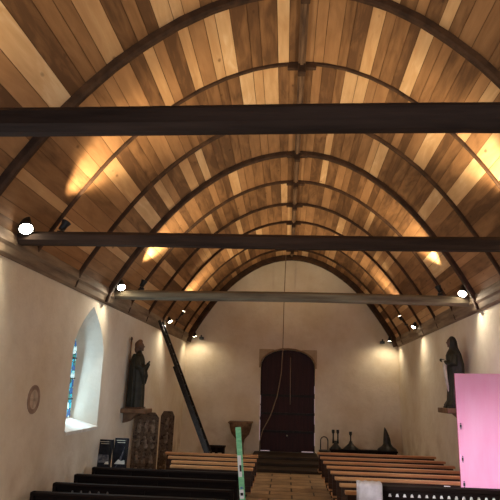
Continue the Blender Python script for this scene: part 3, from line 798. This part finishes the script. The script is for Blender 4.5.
# ---------------------------------------------------------------- statues
def console(x0, x1, y, zt, label):
    bb = bm_new(); box(bb, x0, x1, y - .33, y + .33, zt - .09, zt)
    s = 1 if abs(x0) > abs(x1) and x0 < 0 else -1
    xw = x0 if s > 0 else x1
    prism(bb, [(xw, zt - .30), (xw + s * .12, zt - .26), (xw + s * .32, zt - .09), (xw, zt - .09)], y - .12, y + .12)
    root = obj('wall_shelf', bb, noise_mat('shelf_wood_' + label[:6], (.12, .065, .035), (.24, .14, .08), 6, .6, bump=.2), bevel=.012)
    tag(root, label, 'shelf', 'statue shelves on the walls')
def ring_pts(cx, cy, z, rx, ry, n, fold=0.0, ph=0.0):
    return [(cx + rx * (1 + fold * math.cos(9 * a + ph)) * math.cos(a), cy + ry * (1 + fold * math.cos(9 * a + ph)) * math.sin(a), z) for a in [2 * PI * k / n for k in range(n)]]
def loft(bm, rings):
    R_ = [[bm.verts.new(p) for p in r] for r in rings]
    for A, B in zip(R_, R_[1:]):
        n = len(A)
        for k in range(n): bm.faces.new([A[k], A[(k + 1) % n], B[(k + 1) % n], B[k]])
    bm.faces.new(R_[0][::-1]); bm.faces.new(R_[-1])
def remesh(o, v=.011):
    m = o.modifiers.new('r', 'REMESH'); m.mode = 'VOXEL'; m.voxel_size = v; m.use_smooth_shade = True
    s = o.modifiers.new('s', 'SMOOTH'); s.iterations = 3; s.factor = .5
def hand(bm, p, d, side_, thumb):
    """small hand: palm along d, four fingers and a thumb"""
    p = Vector(p); d = Vector(d).normalized(); side_ = Vector(side_).normalized()
    ball(bm, p, .036, (1, 1, 1))
    for k, (o_, l) in enumerate([(-.027, .055), (-.009, .065), (.009, .06), (.027, .045)]):
        tube(bm, [p + side_ * o_, p + side_ * o_ + d * (.03 + l * .5), p + side_ * o_ + d * (.03 + l) + Vector((0, 0, -.004))], [.011, .010, .008], 8)
    tube(bm, [p, p + Vector(thumb) * .045, p + Vector(thumb) * .055 + d * .03], [.013, .011, .009], 8)

# left statue: robed saint seen in profile, facing +x, staff behind, hands raised; height 1.42
root = thing('saint_statue', 'dark robed saint statue in profile with raised hands, on left wall shelf', 'statue', (-3.31, 11.85, 1.345))
bb = bm_new(); n = 36
loft(bb, [ring_pts(.0, 0, z, rx, ry, n, f, ph) for z, rx, ry, f, ph in [(.0, .17, .19, .05, 0), (.04, .175, .2, .06, .1), (.25, .17, .19, .07, .3), (.5, .165, .19, .06, .5), (.72, .155, .19, .05, .7), (.9, .14, .2, .03, .8), (1.02, .12, .19, .02, .9), (1.10, .09, .14, .01, 1), (1.15, .055, .06, 0, 1), (1.20, .05, .05, 0, 1)]])
# sleeves/arms reaching forward
for s in (-1, 1):
    tube(bb, [(-.01, s * .15, 1.04), (.03, s * .19, .86), (.12, s * .12, .80), (.20, s * .045, .88)], [.065, .075, .065, .035], 14)
    tube(bb, [(.10, s * .13, .80), (.15, s * .12, .66), (.15, s * .11, .50)], [.06, .05, .015], 12)
    hand(bb, (.21, s * .035, .90), (.35, 0, 1), (0, 1, 0), (-.6, -s * .6, .4))
o = obj('body', bb, 'robe', root); remesh(o)
bb = bm_new()      # head in profile: face towards +x
ball(bb, (.01, 0, 1.285), .082, (1.0, .86, 1.18)); ball(bb, (.045, 0, 1.245), .05, (1, .85, 1)); 
tube(bb, [(.075, 0, 1.305), (.105, 0, 1.272), (.082, 0, 1.262)], [.010, .016, .012], 8)       # nose
ball(bb, (.078, 0, 1.235), .016, (1, 1.5, .6)); ball(bb, (.070, 0, 1.205), .022)         # mouth, chin
for s in (-1, 1): ball(bb, (.072, s * .03, 1.298), .013, (.7, 1.2, .8)); ball(bb, (.005, s * .074, 1.28), .02, (1, .5, 1.5))
tube(bb, [(0, 0, 1.15), (.005, 0, 1.25)], .045, 12)
o = obj('head', bb, 'flesh', root); remesh(o, .007)
bb = bm_new(); ball(bb, (-.02, 0, 1.31), .092, (1.0, .95, 1.1)); ball(bb, (-.05, 0, 1.22), .065, (.9, 1.15, 1.4)); ball(bb, (0.0, 0, 1.385), .06, (1, .9, .8))
o = obj('hair', bb, 'robe_brown', root); remesh(o, .01)
bb = bm_new(); loft(bb, [ring_pts(-.06, 0, z, rx, ry, n, f, 0) for z, rx, ry, f in [(.03, .13, .22, .07), (.4, .13, .22, .06), (.8, .12, .22, .04), (1.0, .10, .2, .02), (1.12, .06, .13, 0)]])
o = obj('cloak', bb, 'robe', root); remesh(o)
bb = bm_new(); tube(bb, [(-.17, -.10, .02), (-.165, -.10, 1.42)], .016, 10); ball(bb, (-.165, -.10, 1.43), .028, (1, 1, 1.6)); obj('staff', bb, 'robe_brown', root, True)
bb = bm_new(); box(bb, -.17, .17, -.2, .2, -.0, .03); obj('plinth', bb, 'robe_brown', root, bevel=.008)
console(xl(11.85), -3.02, 11.85, 1.343, 'brown wooden shelf holding the robed statue on the left wall')

# right statue: veiled figure holding a long pale scroll in front; height 1.42
XR = xr(10.95)
root = thing('veiled_statue', 'dark veiled statue holding a pale long object, on right wall shelf above the pews', 'statue', (3.02, 10.95, 1.574))
bb = bm_new()
loft(bb, [ring_pts(cx, 0, z, rx, ry, n, f, ph) for z, cx, rx, ry, f, ph in [(.0, -.02, .17, .19, .05, 0), (.06, -.03, .175, .2, .06, .1), (.15, 0, .14, .18, .07, .3), (.4, .01, .13, .18, .07, .4), (.7, .02, .13, .18, .05, .7), (.92, .01, .13, .19, .03, .8), (1.03, .0, .12, .18, .02, .9), (1.10, .0, .09, .13, .01, 1), (1.16, 0, .055, .06, 0, 1), (1.2, 0, .05, .05, 0, 1)]])
for s in (-1, 1):
    tube(bb, [(.0, s * .15, 1.03), (-.03, s * .19, .86), (-.10, s * .12, .84), (-.17, s * .05, .90)], [.06, .07, .05, .03], 14)
    hand(bb, (-.18, s * .035, .91), (-.6, -s * .3, .2), (0, .3, 1), (.3, -s * .5, .6))
o = obj('body', bb, 'robe', root); remesh(o)
bb = bm_new()
ball(bb, (-.015, 0, 1.285), .078, (1.0, .86, 1.18)); ball(bb, (-.045, 0, 1.245), .048)
tube(bb, [(-.072, 0, 1.305), (-.102, 0, 1.272), (-.08, 0, 1.262)], [.010, .015, .012], 8)
ball(bb, (-.076, 0, 1.235), .016, (1, 1.5, .6)); ball(bb, (-.068, 0, 1.205), .02)
for s in (-1, 1): ball(bb, (-.07, s * .03, 1.298), .013, (.7, 1.2, .8))
tube(bb, [(0, 0, 1.15), (0, 0, 1.25)], .045, 12)
o = obj('head', bb, 'flesh', root); remesh(o, .007)
bb = bm_new(); loft(bb, [ring_pts(cx, 0, z, rx, ry, n, f, 0) for z, cx, rx, ry, f in [(.25, .09, .09, .19, .07), (.55, .10, .11, .2, .05), (.85, .09, .12, .21, .03), (1.05, .06, .11, .18, .02), (1.18, .035, .085, .11, 0), (1.3, .02, .088, .098, 0), (1.38, .015, .06, .07, 0), (1.41, .01, .02, .03, 0)]])
o = obj('veil', bb, 'robe', root); remesh(o)
bb = bm_new(); tube(bb, [(-.175, -.03, .93), (-.16, -.04, .60), (-.12, -.05, .32)], [.045, .036, .018], 10)
obj('pale_scroll', bb, 'cream', root, True)
bb = bm_new(); box(bb, -.18, .16, -.2, .2, -.0, .03); obj('plinth', bb, 'robe', root, bevel=.008)
root.scale = (.95, .95, .95)
console(2.78, XR, 10.95, 1.572, 'dark wooden shelf holding the veiled statue on the right wall')

# ---------------------------------------------------------------- light
def area(name, loc, aim, sx, sy, e, col):
    ld = bpy.data.lights.new(name, 'AREA'); ld.shape = 'RECTANGLE'; ld.size = sx; ld.size_y = sy; ld.energy = e; ld.color = col
    lo = bpy.data.objects.new(name, ld); COL.objects.link(lo); lo.location = loc
    lo.rotation_euler = (Vector(aim) - Vector(loc)).to_track_quat('-Z', 'Y').to_euler(); return lo
area('doorway_daylight', (xr(8.2) + .75, 8.2, 1.0), (0, 8.2, .9), .75, 2.2, 170, (.62, .82, 1))
area('window_daylight_far', (GX + .08, 9.52, 1.85), (0, 9.6, 1.6), .55, 1.2, 34, (.55, .82, 1))
area('window_daylight_near', (-3.3, 3.6, 1.9), (2.5, 8.1, 1.0), .9, 1.4, 60, (.86, .92, 1))  # unseen fill added inside the wall to brighten the pink leaf
kk = area('window_daylight_beam', (-3.25, 3.6, 2.0), (2.55, 8.1, .9), .6, .8, 9, (1, .93, .98)); kk.data.spread = .35  # narrow unseen fill added for the pink leaf alone
area('chancel_daylight', (1.6, -1.6, 2.6), (-3.4, 7, 1.4), 2.5, 2.0, 125, (.72, .82, 1))  # cool fill added behind the camera, standing in for unseen windows
area('chancel_lamp', (0, -1.0, 3.1), (0, 9, 6.0), 2.0, 1.0, 7, (1, .85, .62))  # weak warm fill added behind the camera, no lamp hangs there

w = bpy.data.worlds.new('World'); SC.world = w; w.use_nodes = True
bg = w.node_tree.nodes['Background']; bg.inputs['Color'].default_value = (.75, .85, 1, 1); bg.inputs['Strength'].default_value = .5

# ---------------------------------------------------------------- camera
pitch, yaw, roll, f, cx, cz = .2463, -.0691, .0307, 550, -.173, 1.8207
F = Vector((math.sin(yaw) * math.cos(pitch), math.cos(yaw) * math.cos(pitch), math.sin(pitch)))
R0 = Vector((math.cos(yaw), -math.sin(yaw), 0)); U0 = R0.cross(F)
R1 = R0 * math.cos(roll) + U0 * math.sin(roll); U1 = -R0 * math.sin(roll) + U0 * math.cos(roll)
cam = bpy.data.cameras.new('camera'); co = bpy.data.objects.new('camera', cam); COL.objects.link(co)
cam.sensor_width = 36; cam.sensor_fit = 'HORIZONTAL'; cam.lens = f / 500 * 36; cam.clip_start = .05
m = Matrix((R1, U1, -F)).transposed().to_4x4(); m.translation = (cx, 0, cz); co.matrix_world = m
SC.camera = co
SC.view_settings.view_transform = 'Standard'
SC.view_settings.look = 'None'
SC.view_settings.exposure = -0.5
